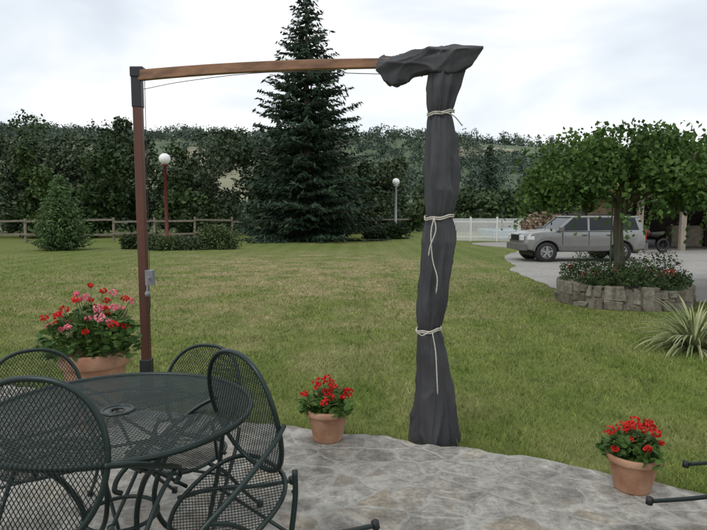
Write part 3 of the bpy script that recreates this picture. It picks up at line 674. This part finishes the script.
for i in range(nl):
    t=i/(nl-1); c0=E0*(1-t)+E1*t; hu=float(np.interp(t,tt,up_)); hd=float(np.interp(t,tt,dn_)); lw=float(np.interp(t,tt,lt))
    for k in range(nk):
        a=2*math.pi*k/nk; ca,sa=math.cos(a),math.sin(a)
        ds=mnoise.noise(Vector((ca,sa,t*3)))
        f=1+.10*cr(4*a+7*t+2*ds)+.09*cr(5*a-11*t+ds)+.16*mnoise.noise(Vector((ca*1.6,sa*1.6,t*5)))+.05*cr(26*t+3*a+5*ds)
        if t<.05: f*=1.06
        vs.append(c0+s*lw*ca*f+dirh*(.05*(-sa)*(1-t) if sa<0 else 0)+np.array([0,0,(hu if sa>0 else hd)*sa*f]))
fs=[(i*nk+k,i*nk+(k+1)%nk,(i+1)*nk+(k+1)%nk,(i+1)*nk+k) for i in range(nl-1) for k in range(nk)]+[tuple(range(nk)),tuple((nl-1)*nk+k for k in range(nk))]
b.add(vs,fs); b.obj('cover_top',mf,e,True)
b=B()
for z in ties:
    w_=KW*float(np.interp(-z,[-q for q in zt_],wx)); x0=float(np.interp(-z,[-q for q in zt_],xc))+.012*math.sin(z*5)
    for dz in(0,.012):
        P=[(x0+(w_*.97+.006)*math.cos(t),3.78+(w_*.84+.006)*math.sin(t),z+dz+.014*math.sin(t+1)+.004*math.sin(5*t)) for t in np.linspace(0,2*math.pi,33)[:-1]]; b.tube(P,.005,6,True)
b.tube(catmull([(.51,3.69,1.46),(.49,3.67,1.36),(.50,3.66,1.2),(.53,3.65,1.08),(.525,3.655,.98)],5),.004,6)
b.tube(catmull([(.51,3.69,1.46),(.52,3.67,1.38),(.485,3.66,1.28),(.475,3.66,1.22)],5),.004,6)
b.tube(catmull([(.51,3.70,.72),(.53,3.68,.6),(.535,3.64,.45),(.54,3.63,.33)],5),.004,6)
b.tube(catmull([(.49,3.70,.72),(.44,3.69,.70),(.40,3.69,.735)],5),.004,6)
b.tube(catmull([(.53,3.69,2.12),(.62,3.70,2.10),(.69,3.74,2.04)],5),.004,6)
b.obj('tie_cords',M_rope,e,True)
# ------------------------------------------------------------------ wire mesh
def wiremesh(b,inside,mapf,u0,u1,v0,v1,pitch=.013,ang=32,step=.02,r=.0014):
    for sg in(-1,1):
        a=R(ang)*sg; d=np.array([math.cos(a),math.sin(a)]); nrm=np.array([-d[1],d[0]])
        Rm=math.hypot(u1-u0,v1-v0)/2; c=np.array([(u0+u1)/2,(v0+v1)/2])
        for off in np.arange(-Rm,Rm,pitch):
            run=[]
            for t in np.arange(-Rm,Rm+step,step):
                p=c+nrm*off+d*t
                if inside(p[0],p[1]): run.append(mapf(p[0],p[1]))
                else:
                    if len(run)>1: b.tube(run,r,3,cap=False)
                    run=[]
            if len(run)>1: b.tube(run,r,3,cap=False)
tx,ty,tz=-.925,2.21,.72; TR=.515
e=empty('garden_table',(tx,ty,0)); b=B()
wiremesh(b,lambda u,v:(.055**2<u*u+v*v<TR*TR),lambda u,v:np.array((u,v,tz)),-TR,TR,-TR,TR,.0135,30,.01,.0018); b.obj('mesh_top',M_mesh,e)
b=B()
ring=lambda r_,z,n=64:[(r_*math.cos(t),r_*math.sin(t),z) for t in np.linspace(0,2*math.pi,n+1)[:-1]]
b.tube(ring(TR,tz),.012,8,True); b.tube(ring(.058,tz+.002,24),.007,6,True); b.tube(ring(.028,tz+.002,20),.005,6,True); b.tube(ring(.33,tz-.014),.006,6,True)
b.lathe([(.028,tz+.004),(.058,tz+.004)],seg=24)
b.tube(ring(.14,.30,32),.008,6,True)
for k in range(4):
    a=R(45)+k*math.pi/2; c_,s_=math.cos(a),math.sin(a)
    P=catmull([(.40,tz-.015,0),(.33,tz-.10,0),(.21,.50,0),(.14,.34,0),(.17,.20,0),(.28,.08,0),(.37,.012,0)],6)
    b.tube([(p[0]*c_,p[0]*s_,p[1]) for p in P],.011,8)
    b.tube([(.05*c_,.05*s_,tz-.014),(.505*c_,.505*s_,tz-.014)],.006,6)
    P=catmull([(.33,tz-.10,0),(.25,.62,0),(.17,.63,0),(.14,.57,0),(.18,.53,0),(.21,.565,0)],5); b.tube([(p[0]*c_,p[0]*s_,p[1]) for p in P],.006,6)
b.obj('frame',M_metal,e,True)
# chairs
def sup(t,a,bb,n=2.6):
    c,s_=math.cos(t),math.sin(t); return a*math.copysign(abs(c)**(2/n),c),bb*math.copysign(abs(s_)**(2/n),s_)
def seatmap(u,v):
    return np.array((u,v-.20,.425-.018*(1-(u/.22)**2)*(1-(v/.22)**2)-.10*max(0,v-.12)))
def backmap(u,v):
    t=v/.48
    return np.array((u,-.385-.115*t-.02*t*t+.16*u*u/.23*.5,.43+.455*t))
bf=B(); bmsh=B(); bc=B()
bf.tube([seatmap(*sup(t,.225,.215)) for t in np.linspace(0,2*math.pi,41)[:-1]],.009,8,True)
outl=[]
for t in np.linspace(0,2*math.pi,57)[:-1]:
    v_=.24+.245*math.sin(t); u_=.235*math.copysign(abs(math.cos(t))**.85,math.cos(t))*(1-.13*(1-math.sin(t))/2); outl.append((u_,v_))
bf.tube([backmap(*p) for p in outl],.0095,8,True)
wiremesh(bmsh,lambda u,v:(abs(u)/.222)**2.6+(abs(v)/.212)**2.6<1,seatmap,-.22,.22,-.22,.22,.0125,32,.01,.0016)
def inb(u,v):
    q=(v-.24)/.245
    if abs(q)>=1: return False
    return abs(u)<.235*(math.cos(math.asin(q)))**.85*(1-.13*(1-q)/2)
wiremesh(bmsh,inb,backmap,-.24,.24,-.01,.49,.0125,58,.01,.0016)
for s_ in(-1,1):
    bf.tube(catmull([(s_*.222,-.455,.66),(s_*.262,-.36,.665),(s_*.285,-.18,.66),(s_*.285,-.03,.655),(s_*.27,.03,.63),(s_*.262,.02,.60)],6),.0095,8)
    bf.tube(catmull([(s_*.285,-.06,.655),(s_*.262,-.12,.56),(s_*.245,-.17,.43)],5),.008,8)
    bf.tube(catmull([(s_*.24,-.40,.50),(s_*.25,-.33,.40),(s_*.26,-.14,.19),(s_*.27,.02,.012)],6),.010,8)
    bf.tube(catmull([(s_*.235,-.12,.425),(s_*.25,-.24,.33),(s_*.262,-.40,.16),(s_*.27,-.56,.012)],6),.010,8)
    bf.tube([(s_*.225,-.36,.425),(s_*.245,-.36,.44)],.008,6)
    for yy in(.02,-.56): bc.tube([(s_*.27,yy-.005,.03),(s_*.27,yy+.003,.0)],.016,10)
bf.tube([(-.255,-.27,.30),(.255,-.27,.30)],.007,6)
meshes=None
def chair(px,py,face,tilt,sc=1.):
    global meshes
    e=empty('garden_chair',(px,py,0)); e.rotation_euler=(0,0,R(face)); e.scale=(sc,sc,sc)
    t=bpy.data.objects.new('tilt_frame',None); t.empty_display_size=.1; link(t,e); t.rotation_euler=(-R(tilt),0,0)
    if meshes is None:
        os=[bf.obj('frame',M_metal,t,True),bmsh.obj('mesh_panels',M_mesh,t),bc.obj('rubber_feet',M_rubber,t,True)]; meshes=[(o.name,o.data) for o in os]
    else:
        for nme,me in meshes: link(bpy.data.objects.new(nme,me),t)
    return e
chair(-.43,2.02,134,30,.97)
chair(-.91,1.73,-4,24)
chair(-1.27,2.38,-142,0,.93)
chair(-.87,2.41,163,0,.93)
chair(1.90,2.33,-135,19)
print('done')
